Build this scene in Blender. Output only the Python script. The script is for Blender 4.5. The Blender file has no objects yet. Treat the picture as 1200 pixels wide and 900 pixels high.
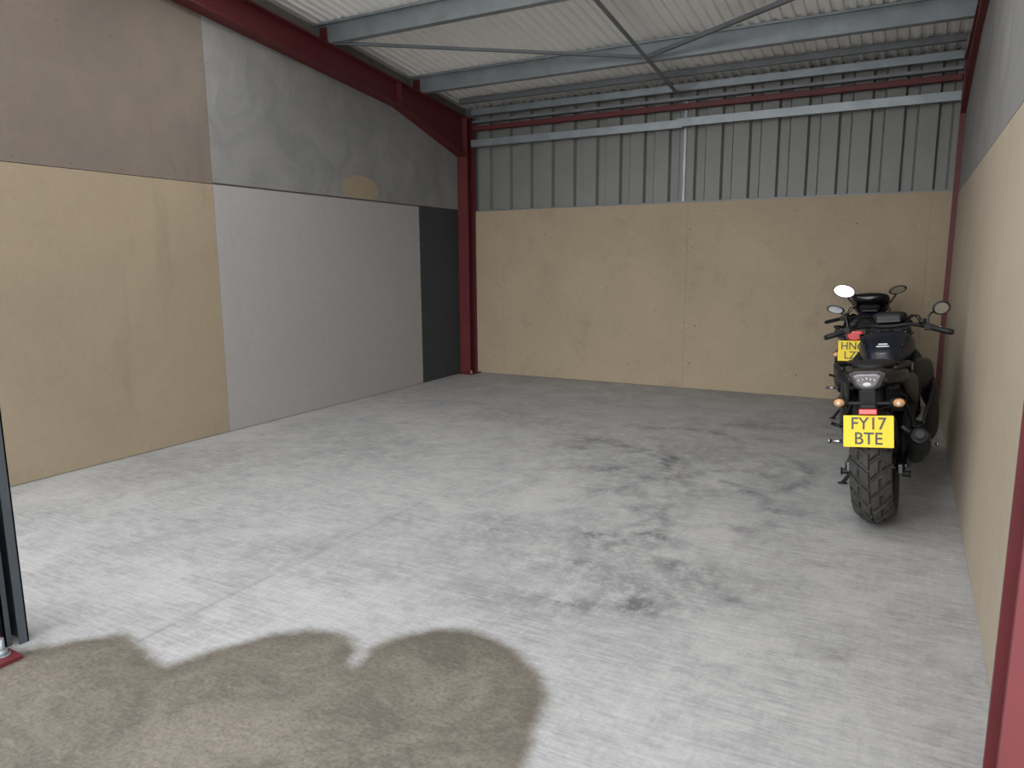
import bpy, bmesh, math, random
from mathutils import Vector, Matrix
import numpy as np
random.seed(4)
sc=bpy.context.scene
sc.view_settings.view_transform='Standard'
sc.view_settings.look='None'
COL=sc.collection

# ------------------------------------------------------------------ utils
def lin(c):
    o=[]
    for v in c[:3]:
        v=v/255.0
        o.append(v/12.92 if v<=0.04045 else ((v+0.055)/1.055)**2.4)
    return (o[0],o[1],o[2],1.0)

class NT:
    def __init__(s,name):
        s.m=bpy.data.materials.new(name); s.m.use_nodes=True
        s.t=s.m.node_tree; s.b=s.t.nodes['Principled BSDF']; s.L=s.t.links
        s.tc=s.t.nodes.new('ShaderNodeTexCoord')
    def n(s,typ,**k):
        x=s.t.nodes.new(typ)
        for a,b in k.items(): setattr(x,a,b)
        return x
    def noise(s,scale,detail=4,rough=.55,stretch=(1,1,1),dist=0.0,src=None):
        mp=s.n('ShaderNodeMapping'); mp.inputs['Scale'].default_value=stretch
        s.L.new(src or s.tc.outputs['Object'],mp.inputs['Vector'])
        x=s.n('ShaderNodeTexNoise'); x.inputs['Scale'].default_value=scale
        x.inputs['Detail'].default_value=detail; x.inputs['Roughness'].default_value=rough
        x.inputs['Distortion'].default_value=dist
        s.L.new(mp.outputs[0],x.inputs['Vector']); return x.outputs['Fac']
    def rng(s,src,a,b,c=0.0,d=1.0,smooth=False):
        r=s.n('ShaderNodeMapRange'); r.inputs[1].default_value=a; r.inputs[2].default_value=b
        r.inputs[3].default_value=c; r.inputs[4].default_value=d
        if smooth: r.interpolation_type='SMOOTHSTEP'
        s.L.new(src,r.inputs[0]); return r.outputs[0]
    def mix(s,fac,a,b,mode='MIX'):
        x=s.n('ShaderNodeMix',data_type='RGBA',blend_type=mode)
        if isinstance(fac,(int,float)): x.inputs[0].default_value=fac
        else: s.L.new(fac,x.inputs[0])
        for v,i in((a,6),(b,7)):
            if isinstance(v,tuple): x.inputs[i].default_value=v
            else: s.L.new(v,x.inputs[i])
        return x.outputs[2]
    def math(s,op,a,b=None,clamp=False):
        x=s.n('ShaderNodeMath',operation=op,use_clamp=clamp)
        for v,i in((a,0),(b,1)):
            if v is None: continue
            if isinstance(v,(int,float)): x.inputs[i].default_value=v
            else: s.L.new(v,x.inputs[i])
        return x.outputs[0]
    def bump(s,h,strength=.2,dist=.01):
        x=s.n('ShaderNodeBump'); x.inputs['Strength'].default_value=strength
        x.inputs['Distance'].default_value=dist
        s.L.new(h,x.inputs['Height']); s.L.new(x.outputs[0],s.b.inputs['Normal'])

def simple(name,rgb,rough=.5,metal=0.0,var=0.0,vs=8,bump=0.0,bs=200,coat=0.0,spec=None):
    M=NT(name); c=lin(rgb)
    M.b.inputs['Roughness'].default_value=rough; M.b.inputs['Metallic'].default_value=metal
    if coat: M.b.inputs['Coat Weight'].default_value=coat; M.b.inputs['Coat Roughness'].default_value=.05
    if spec is not None: M.b.inputs['Specular IOR Level'].default_value=spec
    f=M.noise(vs,5)
    dark=tuple(x*(1-var) for x in c[:3])+(1,); lite=tuple(min(1,x*(1+var)) for x in c[:3])+(1,)
    M.L.new(M.mix(M.rng(f,.3,.7),dark,lite),M.b.inputs['Base Color'])
    if bump: M.bump(M.noise(bs,3),bump,.003)
    return M.m

def board(name,rgb,var=.10,stain=.18,cloud=None,cloudamt=.5,streak=(1,1,.15),speck=.16,scratch=0.0):
    M=NT(name); c=lin(rgb); M.b.inputs['Roughness'].default_value=.75
    M.b.inputs['Specular IOR Level'].default_value=.25
    big=M.rng(M.noise(.9,4,.6,dist=.6),.3,.7)
    fine=M.rng(M.noise(110,3,.7),.3,.7)
    dark=tuple(x*(1-var) for x in c[:3])+(1,); lite=tuple(min(1,x*(1+var)) for x in c[:3])+(1,)
    base=M.mix(big,dark,lite)
    base=M.mix(M.math('MULTIPLY',fine,speck),base,tuple(x*.45 for x in c[:3])+(1,))
    med=M.rng(M.noise(16,6,.75),.35,.7,0,.2)
    base=M.mix(med,base,tuple(min(1,x*1.35) for x in c[:3])+(1,))
    st=M.rng(M.noise(3.2,6,.65,stretch=streak),.57,.78,0,stain)
    base=M.mix(st,base,tuple(x*.45 for x in c[:3])+(1,))
    if scratch:
        ln=M.math('ABSOLUTE',M.math('SUBTRACT',M.noise(1.5,5,.65,stretch=(1,1,2.0)),.5))
        lm=M.math('MULTIPLY',M.rng(ln,.0008,.005,1,0),M.rng(M.noise(4,3,.6),.54,.66))
        base=M.mix(M.math('MULTIPLY',lm,scratch),base,tuple(x*.3 for x in c[:3])+(1,))
    if cloud:
        cf=M.rng(M.noise(2.2,5,.6,dist=1.2),.42,.66,0,cloudamt)
        base=M.mix(cf,base,lin(cloud))
    M.L.new(base,M.b.inputs['Base Color'])
    M.bump(M.noise(180,3,.6),.12,.002)
    return M.m

def link(o,parent=None):
    COL.objects.link(o)
    if parent is not None: o.parent=parent
    return o
def mesh_obj(name,verts,faces,mat,parent=None,smooth=False):
    me=bpy.data.meshes.new(name); me.from_pydata([tuple(v) for v in verts],[],faces)
    bm=bmesh.new(); bm.from_mesh(me); bmesh.ops.recalc_face_normals(bm,faces=bm.faces); bm.to_mesh(me); bm.free()
    me.materials.append(mat)
    if smooth:
        for p in me.polygons: p.use_smooth=True
    return link(bpy.data.objects.new(name,me),parent)
def bevel(o,w=.003,seg=2):
    m=o.modifiers.new('b','BEVEL'); m.width=w; m.segments=seg; m.limit_method='ANGLE'; return o
def subsurf(o,l=1):
    m=o.modifiers.new('s','SUBSURF'); m.levels=l; m.render_levels=l; return o
def box(name,lo,hi,mat,parent=None,bev=0):
    x0,y0,z0=lo; x1,y1,z1=hi
    v=[(x0,y0,z0),(x1,y0,z0),(x1,y1,z0),(x0,y1,z0),(x0,y0,z1),(x1,y0,z1),(x1,y1,z1),(x0,y1,z1)]
    f=[(0,3,2,1),(4,5,6,7),(0,1,5,4),(1,2,6,5),(2,3,7,6),(3,0,4,7)]
    o=mesh_obj(name,v,f,mat,parent)
    if bev: bevel(o,bev)
    return o
def cbox(name,c,s,mat,parent=None,rot=(0,0,0),bev=0):
    h=[q/2 for q in s]
    o=box(name,(-h[0],-h[1],-h[2]),(h[0],h[1],h[2]),mat,parent,bev)
    o.location=c; o.rotation_euler=rot; return o
def prism_x(name,yz,x0,x1,mat,parent=None,bev=0):
    n=len(yz); v=[(x0,a,b) for a,b in yz]+[(x1,a,b) for a,b in yz]
    f=[tuple(range(n)),tuple(range(2*n-1,n-1,-1))]+[(i,(i+1)%n,n+(i+1)%n,n+i) for i in range(n)]
    o=mesh_obj(name,v,f,mat,parent)
    if bev: bevel(o,bev)
    return o
def frame(d):
    d=d.normalized(); a=Vector((0,0,1)) if abs(d.z)<.9 else Vector((1,0,0))
    u=d.cross(a).normalized(); return u,d.cross(u).normalized()
def catmull(pts,n=6):
    P=[Vector(p) for p in pts]
    if len(P)<3: return P
    Q=[2*P[0]-P[1]]+P+[2*P[-1]-P[-2]]; out=[]
    for i in range(1,len(Q)-2):
        for k in range(n):
            t=k/n; a,b,c,d=Q[i-1],Q[i],Q[i+1],Q[i+2]
            out.append(.5*((2*b)+(c-a)*t+(2*a-5*b+4*c-d)*t*t+(3*b-a-3*c+d)*t**3))
    out.append(P[-1]); return out
def tube(name,pts,r,mat,parent=None,segs=10,smooth=True):
    P=catmull(pts); n=len(P)
    if isinstance(r,(list,tuple)):
        m=len(r)-1; R=[]
        for i in range(n):
            t=i/(n-1)*m; k=min(int(t),m-1); R.append(r[k]+(r[k+1]-r[k])*(t-k))
    else: R=[r]*n
    V=[];F=[]; u=None
    for i in range(n):
        d=(P[min(i+1,n-1)]-P[max(i-1,0)]).normalized()
        if u is None: u,w=frame(d)
        else:
            u=(u-d*u.dot(d)).normalized(); w=d.cross(u)
        for k in range(segs):
            a=2*math.pi*k/segs; V.append(P[i]+(u*math.cos(a)+w*math.sin(a))*R[i])
    for i in range(n-1):
        for k in range(segs):
            F.append((i*segs+k,i*segs+(k+1)%segs,(i+1)*segs+(k+1)%segs,(i+1)*segs+k))
    F.append(tuple(range(segs))); F.append(tuple((n-1)*segs+k for k in range(segs)))
    o=mesh_obj(name,V,F,mat,parent,smooth)
    return o
def cyl(name,a,b,r,mat,parent=None,r2=None,segs=20,bev=0.0):
    a=Vector(a); b=Vector(b); u,w=frame(b-a); r2=r if r2 is None else r2; V=[]
    for p,R in((a,r),(b,r2)):
        for k in range(segs):
            t=2*math.pi*k/segs; V.append(p+(u*math.cos(t)+w*math.sin(t))*R)
    F=[tuple(range(segs)),tuple(range(segs,2*segs))]+[(k,(k+1)%segs,segs+(k+1)%segs,segs+k) for k in range(segs)]
    o=mesh_obj(name,V,F,mat,parent)
    if bev: bevel(o,bev)
    for p in o.data.polygons: p.use_smooth=len(p.vertices)==4
    return o
def loft(name,secs,mat,parent=None,n=2.4,N=24,sub=1):
    V=[];F=[]
    for (xc,y,zc,hw,ht,hb) in secs:
        for k in range(N):
            a=2*math.pi*k/N; c,s=math.cos(a),math.sin(a)
            x=hw*math.copysign(abs(c)**(2/n),c); z=(ht if s>0 else hb)*math.copysign(abs(s)**(2/n),s)
            V.append((xc+x,y,zc+z))
    m=len(secs)
    for i in range(m-1):
        for k in range(N):
            F.append((i*N+k,i*N+(k+1)%N,(i+1)*N+(k+1)%N,(i+1)*N+k))
    F.append(tuple(range(N))); F.append(tuple((m-1)*N+k for k in range(N)))
    o=mesh_obj(name,V,F,mat,parent,True)
    if sub: subsurf(o,sub)
    return o
def ell(name,c,s,mat,parent=None,rot=(0,0,0),clamp=None):
    bm=bmesh.new(); bmesh.ops.create_uvsphere(bm,u_segments=24,v_segments=14,radius=1)
    if clamp is not None:
        for v in bm.verts:
            if v.co.y<clamp: v.co.y=clamp
    bmesh.ops.scale(bm,vec=s,verts=bm.verts)
    me=bpy.data.meshes.new(name); bm.to_mesh(me); bm.free(); me.materials.append(mat)
    for p in me.polygons: p.use_smooth=True
    o=link(bpy.data.objects.new(name,me),parent); o.location=c; o.rotation_euler=rot; return o
def revolve(name,prof,c,mat,parent=None,segs=64,closed=True,disp=None,smooth=True):
    """prof: list of (x, r) revolved round the X axis at centre c"""
    V=[];F=[];n=len(prof)
    for i in range(segs):
        a=2*math.pi*i/segs
        for j,(x,r) in enumerate(prof):
            rr=r-(disp(a,j) if disp else 0)
            V.append((c[0]+x,c[1]+rr*math.cos(a),c[2]+rr*math.sin(a)))
    m=n if closed else n-1
    for i in range(segs):
        i2=(i+1)%segs
        for j in range(m):
            j2=(j+1)%n; F.append((i*n+j,i*n+j2,i2*n+j2,i2*n+j))
    return mesh_obj(name,V,F,mat,parent,smooth)
def empty(name,loc=(0,0,0),rot=(0,0,0),s=1.0):
    e=bpy.data.objects.new(name,None); e.location=loc; e.rotation_euler=rot; e.scale=(s,s,s); e.empty_display_size=.1
    COL.objects.link(e); return e
def text(name,s,size,c,rot,mat,parent,sx=1.0,off=0.0,extr=.0008):
    cu=bpy.data.curves.new(name,'FONT'); cu.body=s; cu.size=size; cu.align_x='CENTER'; cu.align_y='CENTER'
    cu.extrude=extr; cu.offset=off; cu.materials.append(mat)
    o=link(bpy.data.objects.new(name,cu),parent); o.location=c; o.rotation_euler=rot; o.scale=(sx,1,1); return o

# ------------------------------------------------------------------ dimensions
XL,XR,YB=-5.302,.363,8.513
ZS=2.175; Y0=1.22; K=.11
def rz(y): return 3.33+K*(8.5-y)     # underside of purlins / top of rafters

# ------------------------------------------------------------------ materials
m_tan=board('tan_particle_board',(156,142,121),.09,.42)
m_tan_back=board('tan_particle_board_back',(160,146,125),.08,.36,streak=(1,1,.8),scratch=.55)
m_tan_right=board('tan_particle_board_right',(172,161,144),.08,.30)
m_taupe=board('taupe_weathered_board',(122,112,103),.12,.35,(112,106,101),.6)
m_grey=board('grey_washed_board',(138,138,137),.08,.2,(116,117,119),.6)
m_lav=board('pale_mauve_board',(160,157,156),.03,.08,speck=.06)
m_char=board('charcoal_board',(60,64,66),.06,.1)
m_backing=simple('block_backing',(120,118,112),.9,var=.1)
m_red=simple('red_oxide_steel_paint',(90,28,33),.55,var=.12,vs=6,bump=.05)
m_galv=simple('galvanised_steel',(138,145,149),.42,.45,var=.14,vs=5)
m_galv2=simple('galvanised_steel_dull',(112,117,121),.5,.3,var=.15,vs=5)
m_clad=simple('grey_wall_cladding',(116,118,115),.5,.0,var=.06,vs=3)
m_roof=simple('white_liner_sheet',(240,240,238),.55,var=.03,vs=2)
m_dgrey=simple('dark_grey_guide_steel',(74,80,86),.45,.2,var=.08)
m_screw=simple('screw_head_zinc',(180,174,162),.5,.2)
m_screwd=simple('screw_head_dark',(70,60,50),.6,.2)

# ---- floor concrete
M=NT('power_floated_concrete'); B=M.b
pos=M.tc.outputs['Object']
wet_a=M.n('ShaderNodeAttribute',attribute_name='wet').outputs['Fac']
dirt_a=M.n('ShaderNodeAttribute',attribute_name='dirt').outputs['Fac']
big=M.rng(M.noise(.8,5,.6,dist=.8),.35,.65)
med=M.rng(M.noise(2.4,8,.72,dist=.6),.42,.62)
mot=M.rng(M.noise(11,6,.75,dist=.3),.40,.66)
fine=M.rng(M.noise(60,4,.7),.3,.7)
brush=M.rng(M.noise(4.5,7,.8,stretch=(1,12,1)),.43,.63)
brush2=M.rng(M.noise(6,6,.75,stretch=(9,.6,1)),.42,.68)
c=M.mix(big,lin((150,151,153)),lin((172,172,173)))
c=M.mix(M.math('MULTIPLY',med,.70),c,lin((128,129,131)))
c=M.mix(M.math('MULTIPLY',mot,.34),c,lin((194,194,193)))
c=M.mix(M.math('MULTIPLY',brush,.42),c,lin((204,204,203)))
c=M.mix(M.math('MULTIPLY',brush2,.20),c,lin((128,130,131)))
c=M.mix(M.math('MULTIPLY',fine,.20),c,lin((108,110,110)))
# dirt smudges
dn=M.noise(9,7,.8,stretch=(1,.8,1))
df=M.math('MULTIPLY',dirt_a,M.rng(dn,.40,.58,.05,1.0),clamp=True)
c=M.mix(M.math('MULTIPLY',df,.85),c,lin((86,87,89)))
# faint trowelled joint, running part way down the room
sep=M.n('ShaderNodeSeparateXYZ'); M.L.new(pos,sep.inputs[0])
jx=M.math('ADD',sep.outputs['X'],2.62)
jx=M.math('ADD',jx,M.math('MULTIPLY',M.math('SUBTRACT',M.noise(1.6,2),.5),.05))
ja=M.math('ABSOLUTE',jx)
jl=M.rng(ja,.002,.02,1,0)
jl=M.math('MULTIPLY',jl,M.rng(M.noise(5,4),.38,.6,.1,.8))
jl=M.math('MULTIPLY',jl,M.rng(sep.outputs['Y'],3.4,4.4,1,0))
c=M.mix(M.math('MULTIPLY',jl,.6),c,lin((120,122,122)))
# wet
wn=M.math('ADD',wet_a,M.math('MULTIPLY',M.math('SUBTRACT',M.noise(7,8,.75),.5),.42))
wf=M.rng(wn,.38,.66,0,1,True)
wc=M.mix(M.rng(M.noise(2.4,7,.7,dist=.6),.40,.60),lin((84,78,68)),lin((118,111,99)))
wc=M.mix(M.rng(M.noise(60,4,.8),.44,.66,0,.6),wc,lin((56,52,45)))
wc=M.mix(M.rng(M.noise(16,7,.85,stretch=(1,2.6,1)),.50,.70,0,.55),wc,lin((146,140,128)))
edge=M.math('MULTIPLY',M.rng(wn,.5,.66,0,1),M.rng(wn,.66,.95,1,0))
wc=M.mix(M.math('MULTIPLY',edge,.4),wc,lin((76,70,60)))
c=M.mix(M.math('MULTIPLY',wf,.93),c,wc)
M.L.new(c,B.inputs['Base Color'])
rr=M.math('SUBTRACT',M.rng(fine,0,1,.62,.8),M.math('MULTIPLY',wf,.22)); M.L.new(rr,B.inputs['Roughness'])
B.inputs['Specular IOR Level'].default_value=.35
M.bump(M.math('ADD',M.math('MULTIPLY',M.noise(90,4,.7),.6),M.math('MULTIPLY',M.noise(14,5,.7,stretch=(1,5,1)),.6)),.3,.004)
m_floor=M.m

# ------------------------------------------------------------------ floor with stain attributes
nx,ny=206,312
xs=np.linspace(-5.55,.62,nx); ys=np.linspace(-.6,8.75,ny)
X,Y=np.meshgrid(xs,ys,indexing='ij')
V=np.stack([X.ravel(),Y.ravel(),np.zeros(X.size)],1)
I=np.arange(nx*ny).reshape(nx,ny)
F=np.stack([I[:-1,:-1].ravel(),I[1:,:-1].ravel(),I[1:,1:].ravel(),I[:-1,1:].ravel()],1)
me=bpy.data.meshes.new('floor'); me.from_pydata(V.tolist(),[],F.tolist()); me.materials.append(m_floor)
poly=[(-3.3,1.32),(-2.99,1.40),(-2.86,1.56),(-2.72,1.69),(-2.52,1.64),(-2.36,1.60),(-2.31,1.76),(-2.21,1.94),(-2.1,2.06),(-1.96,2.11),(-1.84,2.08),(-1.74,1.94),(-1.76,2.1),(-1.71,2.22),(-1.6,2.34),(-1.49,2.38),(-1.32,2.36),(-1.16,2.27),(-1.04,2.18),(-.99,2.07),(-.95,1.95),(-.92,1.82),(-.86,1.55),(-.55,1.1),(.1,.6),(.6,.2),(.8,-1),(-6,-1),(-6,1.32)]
def sdist(px,py,poly):
    d=np.full(px.shape,1e9); inside=np.zeros(px.shape,bool); n=len(poly)
    for i in range(n):
        ax,ay=poly[i]; bx,by=poly[(i+1)%n]; ex,ey=bx-ax,by-ay
        t=np.clip(((px-ax)*ex+(py-ay)*ey)/(ex*ex+ey*ey),0,1)
        d=np.minimum(d,np.hypot(px-ax-t*ex,py-ay-t*ey))
        cond=((ay>py)!=(by>py)); 
        xi=ax+(py-ay)*ex/(ey if abs(ey)>1e-9 else 1e-9)
        inside^=(cond&(px<xi))
    return np.where(inside,d,-d)
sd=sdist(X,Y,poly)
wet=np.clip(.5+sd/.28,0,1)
dirt=np.zeros(X.shape)
blobs=[(-.95,2.88,.11,.07,1.0),(-.86,3.40,.20,.08,.7),(-.72,3.26,.12,.06,.7),(-.60,3.15,.06,.05,.6),(-1.35,4.15,.10,.10,.8),(-1.11,3.72,.12,.08,.65),(-1.82,4.86,.20,.12,.6),(-.74,4.06,.12,.06,.7),(-2.30,5.63,.3,.14,.6),(-1.06,6.81,.25,.14,.6),(-1.0,3.1,.35,.2,.3),(-1.2,3.4,.5,.5,.35),(-2.0,5.2,.7,.8,.35),(-.35,2.75,.03,.03,.5),(-1.55,2.6,.3,.2,.3),(-.45,3.3,.2,.2,.3),(-1.9,3.2,.5,.4,.35),(-1.25,5.6,.35,.5,.4),(-3.8,4.6,.6,.7,.35),(-.6,5.2,.3,.5,.35),(-3.4,6.2,.8,.5,.35),(-2.8,2.6,.5,.3,.3),(-4.4,3.4,.5,.6,.3),(-1.3,2.75,.3,.12,.4),(-.5,4.5,.2,.12,.5),(-1.6,4.4,.2,.1,.5),(-1.0,4.6,.15,.1,.5),(-1.5,3.6,.12,.08,.5),(-1.3,3.2,.1,.06,.5),(-.9,3.0,.3,.1,.4),(-1.6,3.9,.15,.1,.45)]
for i in range(40):
    bx=random.gauss(-1.3,.9); by=random.uniform(2.6,7.2)
    if -4.8<bx<.1: blobs.append((bx,by,random.uniform(.04,.14),random.uniform(.03,.09),random.uniform(.3,.6)))
for bx,by,sx,sy,a in blobs: dirt+=a*np.exp(-((X-bx)/sx)**2-((Y-by)/sy)**2)
for cx,cy,R,a0,a1,am in [(-1.9,5.0,.55,-.4,1.9,.6),(-1.85,5.0,.42,-.2,1.7,.5),(-1.1,5.3,.6,-1.2,1.2,.5),(-1.3,4.3,.7,-.2,1.2,.5),(-2.3,3.6,1.2,.1,.9,.3),(-1.6,5.9,.5,0,2.5,.5),(-.9,4.9,.35,1,3.4,.5),(-2.2,4.2,1.0,-.8,.7,.4),(-2.2,4.2,1.12,-.8,.7,.35),(-3.0,5.0,1.5,-.7,.5,.3)]:
    r=np.hypot(X-cx,Y-cy); an=np.arctan2(Y-cy,X-cx)
    dirt+=am*np.exp(-((r-R)/.05)**2)*((an>a0)&(an<a1))
for nm,arr in(('wet',wet),('dirt',np.clip(dirt,0,1.2))):
    at=me.attributes.new(nm,'FLOAT','POINT'); at.data.foreach_set('value',arr.ravel().astype(np.float32))
floor=link(bpy.data.objects.new('floor',me))
m_apron=simple('outdoor_concrete',(184,181,175),.7,var=.12,vs=3,bump=.2)
g=box('ground',(-16,-16,-.12),(12,-.6,-.004),m_apron)
# ------------------------------------------------------------------ walls
def screws(parent,pts,ax,val,mat,r=.005):
    V=[];F=[]
    for (a,b) in pts:
        base=len(V)
        for k in range(8):
            t=2*math.pi*k/8
            if ax=='x': V.append((val,a+r*math.cos(t),b+r*math.sin(t)))
            else: V.append((a+r*math.cos(t),val,b+r*math.sin(t)))
        F.append(tuple(range(base,base+8)))
    mesh_obj('screw_heads',V,F,mat,parent)
def edge_pts(a0,a1,b0,b1,step=.4,inset=.035):
    p=[]; n=max(2,int((a1-a0)/step)+1)
    for i in range(n):
        a=a0+inset+(a1-a0-2*inset)*i/(n-1); p+= [(a,b0+inset),(a,b1-inset)]
    n=max(2,int((b1-b0)/step)+1)
    for i in range(1,n-1):
        b=b0+inset+(b1-b0-2*inset)*i/(n-1); p+=[(a0+inset,b),(a1-inset,b)]
    return p

def topz(y): return rz(y)+.17
wl=prism_x('wall_left',[(Y0,0),(YB+.1,0),(YB+.1,topz(YB+.1)),(Y0,topz(Y0))],XL-.14,XL-.02,m_backing)
G=.0015
def lb(name,y0,y1,z0,z1,mat,scr=m_screw):
    if isinstance(z1,(int,float)): yz=[(y0+G,z0),(y1-G,z0),(y1-G,z1),(y0+G,z1)]
    else: yz=[(y0+G,z0),(y1-G,z0),(y1-G,rz(y1)-.03),(y0+G,rz(y0)-.03)]
    prism_x(name,yz,XL-.018,XL,mat,wl,.0015)
    if scr:
        zz=z1 if isinstance(z1,(int,float)) else 3.2
        screws(wl,edge_pts(y0,y1,z0,zz),'x',XL+.0008,scr)
lb('board_tan_1',Y0,1.98,.004,ZS-.002,m_tan)
lb('board_tan_2',1.98,4.42,.004,ZS-.002,m_tan)
lb('board_mauve',4.42,7.43,.004,ZS-.002,m_lav)
lb('board_charcoal',7.43,8.34,.004,ZS+.01,m_char)
lb('board_taupe',Y0,4.42,ZS+.002,'r',m_taupe,m_screwd)
lb('board_grey',4.42,8.34,ZS+.014,'r',m_grey,m_screwd)
# oval tan patch let into the grey board, trimmed at the board joint
n=48; P=[(6.36+.30*math.cos(2*math.pi*i/n),max(ZS+.016,2.29+.145*math.sin(2*math.pi*i/n))) for i in range(n)]
Q=[]
for p in P:
    if not Q or (abs(p[0]-Q[-1][0])+abs(p[1]-Q[-1][1]))>1e-5: Q.append(p)
prism_x('tan_patch',Q,XL-.01,XL+.0006,m_tan,wl)

wr=prism_x('wall_right',[(Y0,0),(YB+.1,0),(YB+.1,topz(YB+.1)),(Y0,topz(Y0))],XR+.02,XR+.14,m_backing)
ZR=2.14
for i,(a,b) in enumerate([(Y0,1.58),(1.58,4.02),(4.02,6.46),(6.46,8.34)]):
    prism_x('board_tan_%d'%(i+1),[(a+G,.004),(b-G,.004),(b-G,ZR-.002),(a+G,ZR-.002)],XR,XR+.018,m_tan_right,wr,.0015)
    prism_x('board_grey_%d'%(i+1),[(a+G,ZR+.002),(b-G,ZR+.002),(b-G,rz(b)-.02),(a+G,rz(a)-.02)],XR,XR+.018,m_grey,wr,.0015)
    screws(wr,edge_pts(a,b,.0,ZR),'x',XR-.0008,m_screw)

# back wall: trapezoidal cladding + boards
def corr(x0,x1,pitch,rib,depth,slope):
    p=[];x=x0
    while x<x1:
        p+=[(x,0),(x+pitch-rib-2*slope,0),(x+pitch-rib-slope,depth),(x+pitch-slope,depth)]
        x+=pitch
    p.append((x,0)); return p
pc=corr(XL-.12,XR+.12,.30,.09,.05,.022)
V=[];F=[]
for (x,d) in pc:
    for (z) in (0,3.62): V.append((x,YB+.05+d,z))
for i in range(len(pc)-1): F.append((2*i,2*i+2,2*i+3,2*i+1))
wb=mesh_obj('wall_back',V,F,m_clad)
wb.modifiers.new('sol','SOLIDIFY').thickness=-.002
xsb=[XL,-4.73,-2.29,.15,XR]
for i in range(4):
    prism=box('board_tan_%d'%(i+1),(xsb[i]+.0006,YB,.004),(xsb[i+1]-.0006,YB+.018,ZS-.005),m_tan_back,wb,.0005)
pts=[]
for x in np.arange(-4.9,.3,.62):
    for z in (.25,1.86): pts.append((x+random.uniform(-.08,.08),z+random.uniform(-.02,.02)))
for z in np.arange(.3,2.1,.45): pts+=[(-2.32,z),(-2.26,z)]
screws(wb,pts,'y',YB-.0008,m_screw,.007)
screws(wb,[(x+.1,z+.004) for x,z in pts[::3]],'y',YB-.0009,m_screwd,.008)
box('cladding_joint_strip',(-2.375,YB+.03,ZS),(-2.345,YB+.045,3.3),m_galv,wb)
box('rail_drip_edge',(XL+.15,YB+.02,ZS-.004),(XR,YB+.045,ZS+.012),m_galv2,wb)

# front: second doorway to the left, header panel above both
wf_=box('wall_front',(XL-.14,Y0-.06,3.55),(XR+.14,Y0+.02,4.25),m_clad)
box('corner_pier',(XL-.14,Y0-.06,0),(XL-.0,Y0+.0,3.55),m_clad,wf_)

# ------------------------------------------------------------------ ceiling
pc=corr(XL-.15,XR+.15,.10,.035,-.020,.012)
V=[];F=[]
for (x,d) in pc:
    for y in (Y0-.05,YB+.12): V.append((x,y,rz(y)+.20+d))
for i in range(len(pc)-1): F.append((2*i,2*i+2,2*i+3,2*i+1))
ce=mesh_obj('ceiling',V,F,m_roof); ce.modifiers.new('sol','SOLIDIFY').thickness=.004

# purlins (Z/C sections)
def purlin(y,h=.17,mat=m_galv,name='steel_purlin',fl=.06):
    z=rz(y)+.001; t=.004
    yz=[(y,z),(y+fl,z-K*fl),(y+fl,z-K*fl+.018),(y+fl-t,z-K*fl+.018),(y+fl-t,z+t),(y+t,z+t),(y+t,z+h-t),(y+t+.0,z+h),(y-fl,z+h+K*fl),(y-fl,z+h+K*fl-.018),(y-fl+t,z+h+K*fl-.018),(y-fl+t,z+h-t),(y,z+h-t)]
    return prism_x(name,yz,XL-.02,XR+.02,mat)
for y in (7.34,5.80,4.26,2.72,1.45): purlin(y)
# eaves angles
def angle_bar(name,y,z0,z1,mat):
    return prism_x(name,[(y,z0),(y+.06,z0),(y+.06,z0+.004),(y+.004,z0+.004),(y+.004,z1-.004),(y+.06,z1-.004),(y+.06,z1),(y,z1)],XL+.17,XR-.05,mat)
angle_bar('eaves_beam',8.40,3.375,3.45,m_galv)
angle_bar('eaves_angle',8.43,3.285,3.315,m_galv2)
angle_bar('eaves_angle',8.12,3.47,3.53,m_galv2)

# anti-sag rods
def rod(a,b,name='roof_brace_rod',w=.035):
    a=Vector(a);b=Vector(b); d=(b-a).normalized(); s=d.cross(Vector((0,0,1))).normalized()*w/2; up=Vector((0,0,.004))
    V=[a-s,a+s,b+s,b-s,a-s+up,a+s+up,b+s+up,b-s+up,]
    o=mesh_obj(name,V,[(0,1,2,3),(4,5,6,7),(0,1,5,4),(1,2,6,5),(2,3,7,6),(3,0,4,7)],m_galv2)
    up=Vector((0,0,.035))
    V=[a-s,b-s,b-s+up,a-s+up]; mesh_obj('rod_leg',V,[(0,1,2,3)],m_galv2,o).modifiers.new('s','SOLIDIFY').thickness=.004
def R(x,y,dz=-.006): return (x,y,rz(y)+dz)
rod(R(-2.41,4.26),R(-2.41,8.38),w=.045)
rod(R(XL+.2,5.82,-.012),R(-2.45,7.22,-.012))
rod(R(XR-.06,5.82,-.018),R(-2.37,7.22,-.018))
rod(R(XL+.2,2.74,-.012),R(-2.45,4.2,-.012))
rod(R(XR-.06,2.74,-.018),R(-2.37,4.2,-.018))

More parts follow.
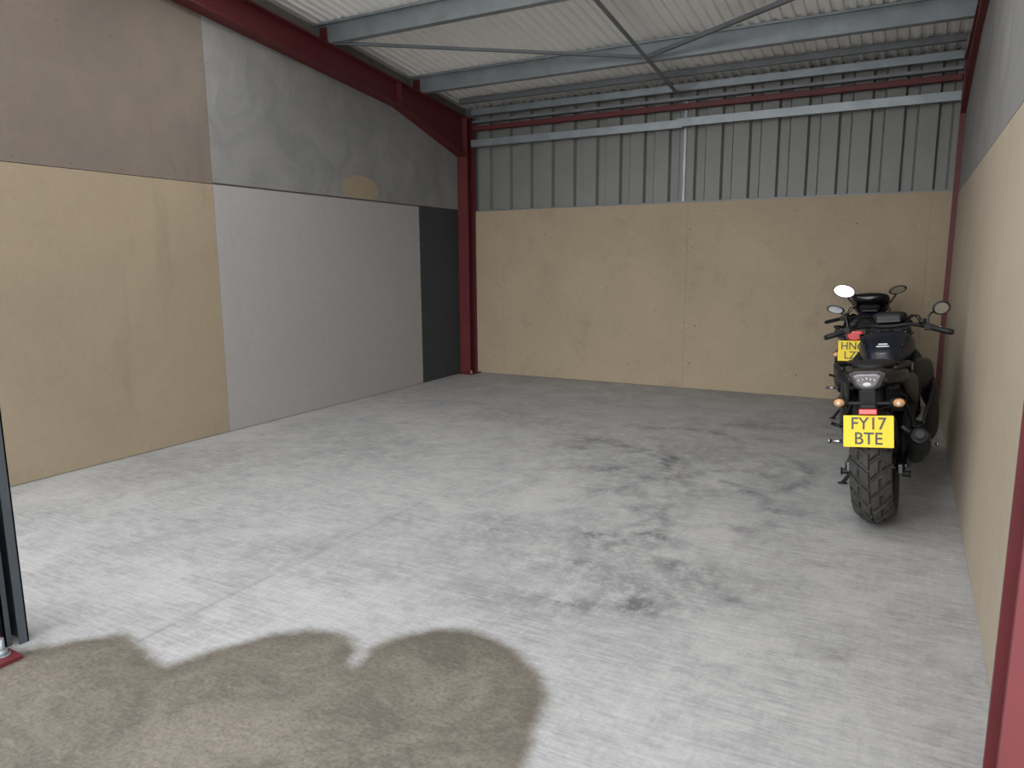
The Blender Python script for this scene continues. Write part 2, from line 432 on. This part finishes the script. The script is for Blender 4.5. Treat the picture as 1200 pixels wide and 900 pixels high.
# rafters (I-section with haunch) and columns
def ibeam_rafter(x0,x1,name):
    e=empty(name); D=.25; t=.014
    ya,yb=Y0+.05,8.30
    prism_x('top_flange',[(ya,rz(ya)-t),(yb,rz(yb)-t),(yb,rz(yb)),(ya,rz(ya))],x0,x1,m_red,e)
    prism_x('bottom_flange',[(ya,rz(ya)-D),(6.95,rz(6.95)-D),(6.95,rz(6.95)-D+t),(ya,rz(ya)-D+t)],x0,x1,m_red,e)
    prism_x('haunch_flange',[(6.95,rz(6.95)-D),(8.305,2.86),(8.305,2.86+t),(6.95,rz(6.95)-D+t)],x0,x1,m_red,e)
    xm=(x0+x1)/2
    prism_x('web',[(ya,rz(ya)-D+.001),(6.95,rz(6.95)-D+.001),(8.305,2.861),(8.305,rz(8.31)-.001),(ya,rz(ya)-.001)],xm-.006,xm+.006,m_red,e)
    for y in (7.34,5.80,4.26,2.72):
        box('purlin_cleat',(x0+.03,y-.011,rz(y)-.005),(x1-.03,y-.003,rz(y)+.15),m_red,e)
        box('cleat_foot',(x0+.02,y-.09,rz(y)+.008),(x1-.02,y-.0,rz(y)+.016),m_red,e)
    prism_x('web_stiffener',[(6.94,rz(6.95)-D),(6.952,rz(6.95)-D),(6.952,rz(6.95)-.01),(6.94,rz(6.95)-.01)],x0+.004,x1-.004,m_red,e)
    return e
ibeam_rafter(XL+.004,XL+.155,'steel_rafter')
ibeam_rafter(XR-.045,XR-.002,'steel_rafter')
def column(x0,x1,name,y0=8.31,y1=8.505,zt=3.33):
    e=empty(name); t=.012; xm=(x0+x1)/2
    box('front_flange',(x0,y0,.012),(x1,y0+t,zt),m_red,e)
    box('back_flange',(x0,y1-t,.012),(x1,y1,zt),m_red,e)
    box('web',(xm-.005,y0+t,.012),(xm+.005,y1-t,zt),m_red,e)
    box('cap_plate',(x0-.0,y0,zt),(x1+.01,y1,zt+.014),m_red,e)
    bx=min(x1+.06,XR-.001)
    box('base_plate',(x0,y0-.05,0),(bx,y1,.016),m_red,e,.002)
    for y in (y0+.0-.02,):
        cyl('anchor_bolt',(bx-.03,y,.01),(bx-.03,y,.06),.01,m_galv,e); cyl('nut',(bx-.03,y,.016),(bx-.03,y,.034),.018,m_galv,e,segs=6)
    return e
column(XL+.002,XL+.155,'steel_column')
column(XR-.04,XR-.001,'steel_column')

# red tie tube + galvanised rail across the back
box('tie_beam',(XL+.16,8.44,3.19),(XR-.045,8.50,3.25),m_red,None,.006)
yz=[(8.40,2.985),(8.46,2.985),(8.46,2.99),(8.405,2.99),(8.405,3.065),(8.46,3.065),(8.46,3.07),(8.40,3.07)]
ra=prism_x('side_rail',yz,XL+.16,-2.36,m_galv)
yz=[(a-.012,b+.012) for a,b in yz]
prism_x('rail_lapped_length',yz,-2.42,XR-.045,m_galv,ra)

# door opening posts
e=empty('door_post')
box('red_flange',(-3.24,1.20,.016),(-3.05,1.214,3.4),m_red,e); box('red_flange_inner',(-3.24,1.35,.016),(-3.025,1.364,3.4),m_red,e)
box('red_web',(-3.17,1.214,.016),(-3.158,1.35,3.4),m_red,e)
box('base_plate',(-3.26,1.17,0),(-2.90,1.375,.018),m_red,e,.002)
for x,y in((-2.965,1.335),):
    cyl('anchor_bolt',(x,y,.01),(x,y,.085),.011,m_galv,e); cyl('nut',(x,y,.018),(x,y,.04),.02,m_galv,e,segs=6); cyl('washer',(x,y,.017),(x,y,.021),.028,m_galv,e)
gd=empty('roller_door_guide')
box('guide_web',(-3.20,1.385,.0),(-3.045,1.391,3.4),m_dgrey,gd); box('guide_back',(-3.20,1.455,.0),(-3.02,1.461,3.4),m_dgrey,gd)
box('guide_side',(-3.20,1.391,.0),(-3.194,1.455,3.4),m_dgrey,gd); box('guide_lip',(-3.026,1.425,.0),(-3.02,1.461,3.4),m_dgrey,gd); box('guide_lip_front',(-3.051,1.385,.0),(-3.045,1.41,3.4),m_dgrey,gd)
e=empty('door_post')
box('red_flange',(.172,1.20,.016),(XR+.0,1.214,3.4),m_red,e); box('red_flange_inner',(.172,1.336,.016),(XR-.005,1.35,3.4),m_red,e)
box('red_web',(.262,1.214,.016),(.274,1.336,3.4),m_red,e); box('base_plate',(.16,1.17,0),(XR-.005,1.37,.018),m_red,e,.002)

# ------------------------------------------------------------------ motorcycle
k_black=simple('gloss_black_plastic',(14,15,17),.38,var=.1,coat=.12)
k_matt=simple('matt_black_plastic',(18,19,21),.6,var=.15,bump=.05)
k_tyre=simple('tyre_rubber',(58,57,55),.85,var=.3,vs=24,bump=.1)
k_alu=simple('cast_aluminium',(112,114,117),.4,.8,var=.15,vs=20)
k_dalu=simple('dark_cast_alloy',(32,34,36),.42,.6,var=.15,vs=20)
k_chrome=simple('bright_steel',(190,192,195),.22,1.0)
k_mirror=simple('mirror_glass',(235,238,240),.03,1.0)
k_yellow=simple('reflective_yellow_plate',(236,206,18),.5,var=.02)
k_txt=simple('plate_black_text',(26,26,30),.4)
k_red=simple('red_lens',(200,16,22),.2,coat=.5)
k_amber=simple('amber_lens',(206,150,96),.2,coat=.5,var=.15,vs=60)
k_lens=simple('clear_tail_lens',(108,104,108),.15,.3,coat=.6,var=.35,vs=90)
k_white=simple('white_decal',(205,208,214),.4)
k_screen=simple('smoked_screen',(10,11,14),.2,coat=.2)

def motorcycle(loc,yaw,lean,scale,paint,sport,plate_lines):
    b=empty('motorcycle',loc,(0,math.radians(-lean),math.radians(yaw)),scale)
    WB=1.40 if not sport else 1.38; Rr=.315
    # --- wheels
    def wheel(tag,y,W,disc_side):
        prof=[];us=[]
        nu=34
        for i in range(nu+1):
            u=-1+2*i/nu; prof.append((W*u*(1-.04*abs(u)),Rr-.052*abs(u)**2.0)); us.append(u)
        side=[(W*1.0,Rr-.062),(W*1.0,Rr-.078),(W*.9,Rr-.094),(W*.78,Rr-.102),(-W*.78,Rr-.102),(-W*.9,Rr-.094),(-W*1.0,Rr-.078),(-W*1.0,Rr-.062)]
        L=prof+side
        def disp(a,j):
            if j>nu: return 0
            u=us[j]; t=a/(2*math.pi)*20
            if abs(u)<.05: return .012
            g=(t+ (abs(u)*.9) + (.5 if u<0 else 0))%1.0
            if g<.24 and abs(u)<.99: return .016
            if .46<abs(u)<.56 and g>.45: return .014
            return 0
        revolve('tyre_'+tag,L,(0,y,Rr),k_tyre,b,segs=320,disp=disp,smooth=False)
        rw=W*.8; rim=[(-rw,Rr-.10),(-rw,Rr-.112),(-rw*.6,Rr-.13),(0,Rr-.136),(rw*.6,Rr-.13),(rw,Rr-.112),(rw,Rr-.10),(0,Rr-.11)]
        revolve('rim_'+tag,rim,(0,y,Rr),k_matt,b,segs=48)
        cyl('hub_'+tag,(-.06,y,Rr),(.06,y,Rr),.038,k_dalu,b,bev=.004)
        for i in range(6):
            a=math.pi*i/3+.3
            for s in(-1,1):
                a2=a+s*.16
                tube('spoke',[(0,y+.03*math.cos(a),Rr+.03*math.sin(a)),(s*.01,y+.1*math.cos((a+a2)/2),Rr+.1*math.sin((a+a2)/2)),(0,y+.182*math.cos(a2),Rr+.182*math.sin(a2))],[.013,.010,.011],k_matt,b,8)
        for s in disc_side:
            revolve('brake_disc_'+tag,[(s*.068,.075),(s*.072,.075),(s*.072,.13 if tag=='front' else .11),(s*.068,.13 if tag=='front' else .11)],(0,y,Rr),k_alu,b,48,smooth=False)
            cyl('disc_carrier',(s*.05,y,Rr),(s*.07,y,Rr),.076,k_dalu,b,segs=24)
            cbox('brake_caliper_'+tag,(s*.082,y-.085*(1 if tag=='front' else -1),Rr+(.06 if tag=='front' else .075)),(.05,.09,.06),k_dalu,b,(.6,0,0),.01)
    wheel('rear',0,.100,[1]); wheel('front',WB,.062,[-1,1])
    cyl('rear_axle',(-.15,0,Rr),(.15,0,Rr),.011,k_chrome,b)
    for s in(-1,1):
        cyl('axle_nut',(s*.125,0,Rr),(s*.15,0,Rr),.02,k_chrome,b,segs=6)
        tube('swingarm_%s'%('l' if s<0 else 'r'),[(s*.124,-.045,Rr),(s*.120,.12,Rr+.01),(s*.10,.34,Rr+.05),(s*.09,.52,Rr+.08)],[.022,.028,.032,.034],k_dalu,b,12)
        cbox('chain_adjuster',(s*.124,-.05,Rr),(.022,.04,.05),k_alu,b,bev=.004)
        cyl('paddock_bobbin',(s*.13,-.02,Rr-.035),(s*.165,-.02,Rr-.035),.016,k_matt,b,bev=.003)
        cyl('bobbin_end',(s*.165,-.02,Rr-.035),(s*.170,-.02,Rr-.035),.022,k_matt,b)
    tube('swingarm_brace',[(-.1,.33,Rr+.05),(0,.34,Rr+.1),(.1,.33,Rr+.05)],.026,k_dalu,b)
    cyl('sprocket',(-.102,0,Rr),(-.108,0,Rr),.10,k_alu,b,segs=42)
    for dz in(-1,1):
        tube('chain_run',[(-.105,0,Rr+dz*.1),(-.105,.58,Rr+.04+dz*.04)],.008,k_dalu,b,6)
    tube('chain_guard',[(-.107,-.06,Rr+.115),(-.107,.15,Rr+.135),(-.107,.4,Rr+.125)],.016,k_matt,b,8)
    loft('rear_hugger',[(0,-.06,Rr+.315,.05,.006,.006),(0,0,Rr+.335,.085,.008,.02),(0,.15,Rr+.30,.088,.008,.03),(0,.27,Rr+.2,.07,.01,.03)],k_matt,b,3)
    tube('rear_shock',[(.0,.40,.40),(.0,.33,.70)],.035,k_matt,b)
    # --- forks & front
    top=(WB-.33,1.0)
    for s in(-1,1):
        cyl('fork_slider',(s*.10,WB+.01,Rr),(s*.10,WB-.10,.62),.029,k_dalu,b,r2=.027)
        cyl('fork_stanchion',(s*.10,WB-.10,.60),(s*.10,top[0],top[1]-.03),.021,k_dalu,b)
        cbox('radiator_side',(s*.17,WB-.47,.58),(.02,.05,.3),k_matt,b,bev=.006)
    for z,y in((.80,WB-.18),(.955,WB-.30)):
        cbox('yoke',(0,y,z),(.26,.07,.035),k_dalu,b,(-.35,0,0),.01)
    loft('front_mudguard',[(0,WB-.30,Rr+.17,.05,.005,.02),(0,WB-.2,Rr+.285,.068,.006,.04),(0,WB,Rr+.345,.07,.006,.05),(0,WB+.17,Rr+.30,.06,.005,.03),(0,WB+.24,Rr+.24,.03,.004,.01)],paint,b,3)
    cbox('radiator',(0,WB-.46,.56),(.34,.03,.30),k_matt,b,(-.2,0,0),.004)
    # --- engine
    loft('crankcase',[(0,.50,.36,.10,.07,.08),(0,.56,.36,.15,.10,.12),(0,.75,.34,.18,.12,.12),(0,.90,.36,.16,.10,.12),(0,.95,.38,.10,.06,.08)],k_dalu,b,4)
    cbox('cylinder_block',(0,.82,.55),(.34,.19,.20),k_dalu,b,(-.35,0,0),.012)
    cbox('cylinder_head',(0,.84,.66),(.37,.2,.09),k_matt,b,(-.35,0,0),.018)
    for i in range(6):
        cbox('cooling_fin',(0,.795+.012*i,.49+.028*i),(.356,.20,.006),k_dalu,b,(-.35,0,0))
    for s in(-1,1):
        cyl('engine_cover',(s*.15,.68,.35),(s*.215,.68,.35),.09,k_matt,b,r2=.075,segs=32,bev=.012)
        cyl('generator_cover',(s*.14,.84,.33),(s*.20,.84,.33),.065,k_matt,b,r2=.055,segs=28,bev=.01)
    # header pipes + silencer (right side)
    for i,x in enumerate((-.12,-.04,.04,.12)):
        tube('header_pipe',[(x,.93,.60),(x,1.03,.50),(x*.9,1.02,.32),(x*.5,.88,.18),(.02+x*.2,.62,.15)],.019,k_alu,b,10)
    tube('link_pipe',[(.03,.62,.16),(.08,.45,.19),(.14,.32,.27),(.165,.22,.34)],.028,k_alu,b)
    tube('silencer',[(.165,.34,.28),(.18,.24,.33),(.200,.10,.41),(.215,-.04,.485)],[.03,.048,.056,.05],k_matt,b,20)
    cyl('silencer_end_cap',(.215,-.04,.485),(.218,-.065,.50),.051,k_dalu,b,r2=.042,segs=28,bev=.004)
    cyl('silencer_outlet',(.218,-.060,.497),(.219,-.078,.507),.022,k_txt,b)
    tube('silencer_strap',[(.13,.02,.53),(.16,.03,.50),(.19,.05,.475)],.010,k_alu,b)
    loft('silencer_heat_shield',[(.232,.28,.32,.008,.02,.02),(.252,.15,.39,.010,.032,.032),(.266,.03,.45,.008,.025,.025)],k_alu,b,2.5,12)
    # --- frame
    for s in(-1,1):
        tube('frame_spar',[(s*.07,WB-.30,.86),(s*.16,WB-.5,.80),(s*.17,.75,.66),(s*.13,.52,.46),(s*.11,.50,.34)],[.028,.034,.034,.030,.028],k_matt,b,12)
        tube('subframe',[(s*.12,.62,.62),(s*.11,.3,.70),(s*.09,-.08,.755)],.014,k_matt,b)
        tube('peg_hanger',[(s*.14,.52,.42),(s*.19,.42,.40),(s*.19,.36,.36)],.012,k_alu,b)
        cyl('foot_peg',(s*.19,.38,.36),(s*.285,.38,.36),.011,k_chrome,b); cyl('foot_peg_tip',(s*.278,.38,.36),(s*.29,.38,.36),.015,k_chrome,b)
        tube('pillion_hanger',[(s*.12,.30,.64),(s*.17,.18,.54),(s*.18,.14,.50)],.012,k_dalu,b)
        cyl('pillion_peg',(s*.18,.14,.50),(s*.235,.17,.51),.010,k_dalu,b)
        tube('foot_lever',[(s*.19,.40,.33),(s*.205,.5,.31),(s*.21,.58,.32),(s*.24,.59,.32)],.007,k_chrome,b)
    tube('side_stand',[(-.12,.55,.22),(-.19,.60,.12),(-.255,.64,.030)],.012,k_matt,b)
    ell('side_stand_foot',(-.255,.645,.030),(.03,.022,.008),k_matt,b)
    # --- tank / seat / tail
    loft('fuel_tank',[(0,.56,.79,.06,.05,.06),(0,.62,.825,.095,.075,.08),(0,.74,.86,.135,.095,.10),(0,.86,.87,.160,.105,.11),(0,.97,.87,.165,.10,.11),(0,1.06,.86,.13,.08,.09),(0,1.10,.85,.08,.05,.06)],paint,b,2.9)
    cyl('fuel_cap',(0,.92,.970),(0,.92,.983),.035,k_matt,b,segs=28)
    for s in(-1,1):
        tube('tank_crease',[(s*.10,.66,.90),(s*.135,.78,.945),(s*.15,.92,.955),(s*.13,1.05,.93)],.006,k_black,b,8)
    loft('rider_seat',[(0,.60,.80,.075,.03,.06),(0,.50,.785,.105,.025,.05),(0,.36,.785,.14,.028,.05),(0,.24,.81,.135,.035,.05),(0,.18,.83,.10,.03,.05)],k_matt,b,2.8)
    tz=.08 if sport else 0
    loft('pillion_seat',[(0,.22,.84+tz*.5,.10,.03,.04),(0,.12,.862+tz,.112,.026,.04),(0,-.02,.868+tz,.10,.025,.04),(0,-.14,.868+tz,.065,.018,.03)],k_matt,b,2.6)
    loft('tail_cowl',[(0,.40,.74,.115,.06,.06),(0,.20,.775+tz*.5,.145,.055,.06),(0,.02,.81+tz,.145,.042,.05),(0,-.10,.832+tz,.125,.034,.048),(0,-.20,.842+tz,.09,.026,.045),(0,-.255,.848+tz,.05,.014,.02)],k_black if not sport else paint,b,2.2)
    for s in(-1,1):
        tube('grab_rail',[(s*.10,.16,.85+tz),(s*.165,.08,.865+tz),(s*.172,-.06,.872+tz),(s*.12,-.18,.868+tz)],[.010,.012,.012,.010],k_matt,b,10)
        loft('side_panel_'+('l' if s<0 else 'r'),[(s*.13,.16,.76,.012,.03,.04),(s*.165,.30,.72,.025,.06,.09),(s*.175,.48,.68,.03,.08,.12),(s*.14,.60,.66,.02,.06,.08)],k_black,b,2.4)
        loft('tank_shroud_'+('l' if s<0 else 'r'),[(s*.15,.62,.76,.018,.05,.06),(s*.190,.80,.73,.035,.08,.14),(s*.225,.98,.69,.042,.10,.22),(s*.215,1.08,.64,.030,.12,.20),(s*.17,1.15,.64,.012,.06,.12)],k_black if not sport else paint,b,2.4)
        loft('lower_cowl_'+('l' if s<0 else 'r'),[(s*.20,.60,.38,.014,.06,.06),(s*.245,.76,.42,.030,.15,.13),(s*.262,.95,.48,.034,.21,.16),(s*.22,1.08,.54,.016,.15,.10)],k_black,b,2.4)
    tl=.83+tz
    P=[(-.078,.028),(-.05,.042),(.05,.042),(.078,.028),(.052,-.03),(.02,-.046),(-.02,-.046),(-.052,-.03)]
    def plate_poly(name,P,y0,y1,zc,k,mat,bev=.006,sc2=.8):
        n=len(P); V=[(x*sc2,y0,zc+z*sc2) for x,z in P]+[(x*k,y1,zc+z*k) for x,z in P]
        F=[tuple(range(n)),tuple(range(n,2*n))]+[(i,(i+1)%n,n+(i+1)%n,n+i) for i in range(n)]
        return bevel(mesh_obj(name,V,F,mat,b),bev,3)
    plate_poly('tail_light_surround',P,-.262,-.18,tl-.012,1.35,k_black,.008,1.18)
    plate_poly('tail_light_lens',P,-.278,-.24,tl-.012,1.0,k_red if sport else k_lens,.008,.86)
    for s in(-1,1):
        loft('tail_fin_'+('l' if s<0 else 'r'),[(s*.07,-.262,tl-.015,.012,.03,.02),(s*.12,-.20,tl+.0,.028,.032,.035),(s*.155,-.08,tl+.01,.032,.028,.055),(s*.14,.05,tl-.02,.02,.03,.06)],k_black if not sport else paint,b,2.2,16)
    if not sport:
        for i in range(5): ell('tail_light_bulb',(-.036+.018*i,-.279,tl-.002-.004*abs(i-2)),(.006,.004,.006),k_chrome,b)
        ell('tail_light_reflex',(0,-.277,tl-.03),(.02,.004,.01),k_white,b)
    # under-tail hanger and number plate
    pz=.56 if not sport else .775
    if not sport:
        loft('plate_hanger',[(0,-.17,tl-.06,.055,.03,.03),(0,-.215,tl-.10,.048,.02,.03),(0,-.245,pz+.08,.04,.02,.03)],k_matt,b,3,16)
        cbox('hanger_stem',(0,-.238,(tl-.08+pz)/2),(.075,.022,tl-pz-.04),k_matt,b,(.12,0,0),.006)
    else: cbox('hanger_stem',(0,-.245,(tl-.03+pz)/2),(.075,.03,tl-pz-.02),k_matt,b,(.12,0,0),.006)
    hold=empty('plate_mount',(0,-.285,pz),(math.radians(-14),0,0)); hold.parent=b
    PW,PH=(.232,.162) if not sport else (.24,.168)
    cbox('number_plate',(0,0,0),(PW,.004,PH),k_yellow,hold,bev=.0015)
    cbox('plate_backing',(0,.006,0),(PW*.9,.006,PH*.9),k_matt,hold)
    text('plate_text_top',plate_lines[0],.087,(0,-.0032,.037),(math.pi/2,0,0),k_txt,hold,.92,.0008)
    text('plate_text_bottom',plate_lines[1],.087,(0,-.0032,-.039),(math.pi/2,0,0),k_txt,hold,.92,.0008)
    for s in(-1,1): cyl('plate_screw',(s*.088,-.002,0.0),(s*.088,-.006,0.0),.005,k_yellow,hold,segs=10)
    if not sport:
        cbox('number_plate_lamp',(0,-.262,pz+.125),(.07,.03,.02),k_matt,b,bev=.004)
        cbox('red_reflector',(0,-.272,pz+.099),(.085,.012,.030),k_red,b,(-.15,0,0),.004)
    iz=pz+.135 if not sport else pz-.04
    for s in(-1,1):
        tube('indicator_stalk',[(s*.03,-.225,iz),(s*.08,-.225,iz),(s*.115,-.225,iz+.003)],[.011,.009,.012],k_matt,b)
        ell('indicator_body',(s*.130,-.222,iz+.004),(.040,.026,.026),k_matt,b)
        ell('indicator_lens',(s*.138,-.236,iz+.004),(.028,.022,.022),k_amber,b)
        ell('indicator_bulb_glint',(s*.138,-.258,iz+.004),(.009,.003,.009),k_white,b)
    # --- cockpit
    hy=WB-.40
    if sport: bar=[(-.34,hy-.09,.93),(-.22,hy-.02,.955),(-.11,hy+.03,.965),(0,hy+.04,.965),(.11,hy+.03,.965),(.22,hy-.02,.955),(.34,hy-.09,.93)]
    else: bar=[(-.335,hy-.10,.955),(-.23,hy-.06,.985),(-.12,hy+.03,1.0),(0,hy+.05,.99),(.12,hy+.03,1.0),(.23,hy-.06,.985),(.335,hy-.10,.955)]
    tube('handlebar',bar,.012,k_matt,b)
    for s in(-1,1):
        e0=Vector(bar[0 if s<0 else -1]); e1=Vector(bar[1 if s<0 else -2])
        d=(e0-e1).normalized()
        cyl('grip',e0-d*.10,e0+d*.02,.018,k_matt,b,bev=.003); cyl('bar_end_weight',e0+d*.02,e0+d*.035,.016,k_dalu,b,bev=.003)
        cbox('switch_block',e1+d*.005,(.05,.045,.04),k_matt,b,bev=.008)
        tube('brake_lever' if s>0 else 'clutch_lever',[e1+Vector((s*.0,.035,.0)),e1+Vector((s*.06,.07,-.005)),e0+Vector((-s*.0,.075,-.012)),e0+Vector((s*.03,.07,-.012))],[.009,.006,.006,.008],k_chrome,b,8)
        cyl('fluid_reservoir',e1+Vector((-s*.03,.03,.02)),e1+Vector((-s*.03,.03,.05)),.022,k_matt,b)
        # mirrors
        if sport:
            mx,my,mz=s*.235,WB-.22,1.21
            tube('mirror_stem',[(s*.13,WB-.16,1.04),(s*.19,WB-.16,1.12),(mx,my+.02,mz-.01)],[.011,.008,.009],k_black,b)
            rr=(.105,.026,.062) if s<0 else (.080,.026,.040); tilt=(math.radians(-9 if s<0 else 10),math.radians(s*-14),math.radians(-3 if s<0 else 12))
        else:
            mx,my,mz=s*.305,hy-.02,(1.125 if s<0 else 1.095)
            tube('mirror_stem',[e1+Vector((0,.01,.01)),e1+Vector((s*.01,.02,.075)),(mx-s*.02,my+.015,mz-.012)],[.008,.006,.007],k_black,b)
            rr=(.058,.022,.028) if s<0 else (.050,.024,.044); tilt=(math.radians(12),math.radians(s*-14),math.radians(s*6))
        mo=empty('mirror_%s'%('l' if s<0 else 'r'),(mx,my,mz),tilt); mo.parent=b
        ell('mirror_shell',(0,.006,0),rr,k_black,mo,clamp=-.35)
        n=28; yb_=.006-rr[1]*.35-.0015; gk=.88 if (sport and s<0) else .78
        V=[(rr[0]*gk*math.cos(2*math.pi*i/n),yb_,rr[2]*gk*math.sin(2*math.pi*i/n)) for i in range(n)]
        V+=[(v[0],v[1]+.004,v[2]) for v in V]
        mesh_obj('mirror_glass',V,[tuple(range(n)),tuple(range(n,2*n))]+[(i,(i+1)%n,n+(i+1)%n,n+i) for i in range(n)],k_mirror,mo)
        tube('cable',[e1+Vector((-s*.02,.03,0)),(s*.13,WB-.22,1.05),(s*.05,WB-.15,.93),(s*.06,WB-.3,.78)],.0045,k_matt,b,6)
        tube('cable',[e1+Vector((-s*.03,.02,0)),(s*.17,WB-.30,1.05),(s*.10,WB-.2,1.0),(s*.09,WB-.3,.80)],.0055,k_matt,b,6)
    loft('instrument_cluster',[(0,WB-.30,1.035,.085,.03,.03),(0,WB-.27,1.05,.10,.035,.035),(0,WB-.22,1.05,.085,.03,.03)],k_matt,b,3.5,20)
    cbox('instrument_glass',(0,WB-.312,1.037),(.14,.006,.045),k_screen,b,(-.5,0,0),.004)
    loft('headlight_cowl',[(0,WB-.26,.92,.10,.08,.08),(0,WB-.16,.93,.135,.10,.10),(0,WB-.04,.90,.12,.09,.09),(0,WB+.03,.87,.07,.05,.05)],k_black if not sport else paint,b,2.3)
    ell('headlight_lens',(0,WB+.01,.88),(.075,.045,.055),k_lens,b,(.3,0,0))
    if sport:
        loft('windscreen',[(0,WB-.34,1.155,.13,.012,.06),(0,WB-.28,1.17,.165,.035,.10),(0,WB-.18,1.11,.18,.06,.10),(0,WB-.06,1.0,.15,.04,.06),(0,WB+.02,.93,.06,.02,.03)],k_screen,b,2.2)
        for s in(-1,1):
            loft('side_fairing_'+('l' if s<0 else 'r'),[(s*.19,.62,.40,.015,.10,.12),(s*.215,.80,.50,.03,.22,.24),(s*.22,1.0,.62,.035,.28,.32),(s*.19,1.15,.75,.03,.24,.30),(s*.12,1.32,.88,.03,.12,.16)],paint,b,2.5)
    else:
        loft('fly_screen',[(0,WB-.22,1.08,.09,.006,.03),(0,WB-.16,1.05,.11,.012,.05),(0,WB-.08,.99,.10,.015,.04)],k_screen,b,2.3,20)
        for i,w in enumerate((.07,.05)):
            cbox('tank_decal',( .0,.625+.016*i,.902+.012*i),(w,.004,.008),k_white,b,(-.7,0,0))
        ell('horn',(.09,WB-.38,.70),(.04,.02,.04),k_matt,b)
    return b
k_navy=simple('midnight_blue_paint',(15,18,36),.34,var=.1,coat=.15)
k_navy2=simple('deep_navy_paint',(20,23,44),.34,var=.1,coat=.15)
motorcycle((-.055,4.56,0),-3.0,5.5,1.06,k_navy,False,('FY17','BTE'))
motorcycle((-.30,6.76,0),-2.0,2.5,1.0,k_navy2,True,('HN67','LZX'))

# ------------------------------------------------------------------ light
w=bpy.data.worlds.new('overcast_sky'); sc.world=w; w.use_nodes=True
nt=w.node_tree; bg=nt.nodes['Background']
bg.inputs[0].default_value=(.95,.97,1.0,1); bg.inputs[1].default_value=2.95
def sun(name,az,el,st,ang,col):
    l=bpy.data.lights.new(name,'SUN'); l.energy=st; l.angle=math.radians(ang); l.color=col
    o=bpy.data.objects.new(name,l); COL.objects.link(o)
    d=Vector((math.sin(math.radians(az))*math.cos(math.radians(el)),math.cos(math.radians(az))*math.cos(math.radians(el)),-math.sin(math.radians(el))))
    o.rotation_euler=d.to_track_quat('-Z','Y').to_euler(); o.location=(0,-5,6); return o
sun('diffuse_daylight',0,12,2.1,60,(1,.985,.96))
# fill lights added out of view under the front purlins, brightening room and roof
m_fillbar=simple('batten_housing',(230,230,230),.5)
for x in (-4.0,-1.0):
  for y in (4.26,2.72):
    z=rz(y)-.03
    h=box('led_batten',(x-.6,y-.05,z-.03),(x+.6,y+.05,z),m_fillbar)
    for side,zz,en in (('tube_down',z-.035,18),('tube_up',z+.005,9)):
        l=bpy.data.lights.new('batten_'+side,'AREA'); l.shape='RECTANGLE'; l.size=1.15; l.size_y=.09; l.energy=en; l.color=(1,.98,.95)
        o=bpy.data.objects.new('batten_'+side,l); COL.objects.link(o); o.location=(x,y,zz); o.parent=h
        if side=='tube_up': o.rotation_euler=(math.radians(168),0,0)

# ------------------------------------------------------------------ camera
f,th,ps,ro=849.5,.1663,.4966,.0056
cam=bpy.data.cameras.new('camera'); co=bpy.data.objects.new('camera',cam); COL.objects.link(co)
cam.sensor_width=36; cam.lens=f/1200*36; cam.clip_start=.05; cam.clip_end=100
Rt=Vector((math.cos(ps),math.sin(ps),0)); Fh=Vector((-math.sin(ps),math.cos(ps),0)); Z=Vector((0,0,1))
Fw=math.cos(th)*Fh-math.sin(th)*Z; Up=math.sin(th)*Fh+math.cos(th)*Z
c_,s_=math.cos(ro),math.sin(ro)
R2=Rt*c_-Up*s_; U2=Up*c_+Rt*s_
Mx=Matrix((R2,U2,-Fw)).transposed().to_4x4(); Mx.translation=Vector((0,0,1.5))
co.matrix_world=Mx
sc.camera=co
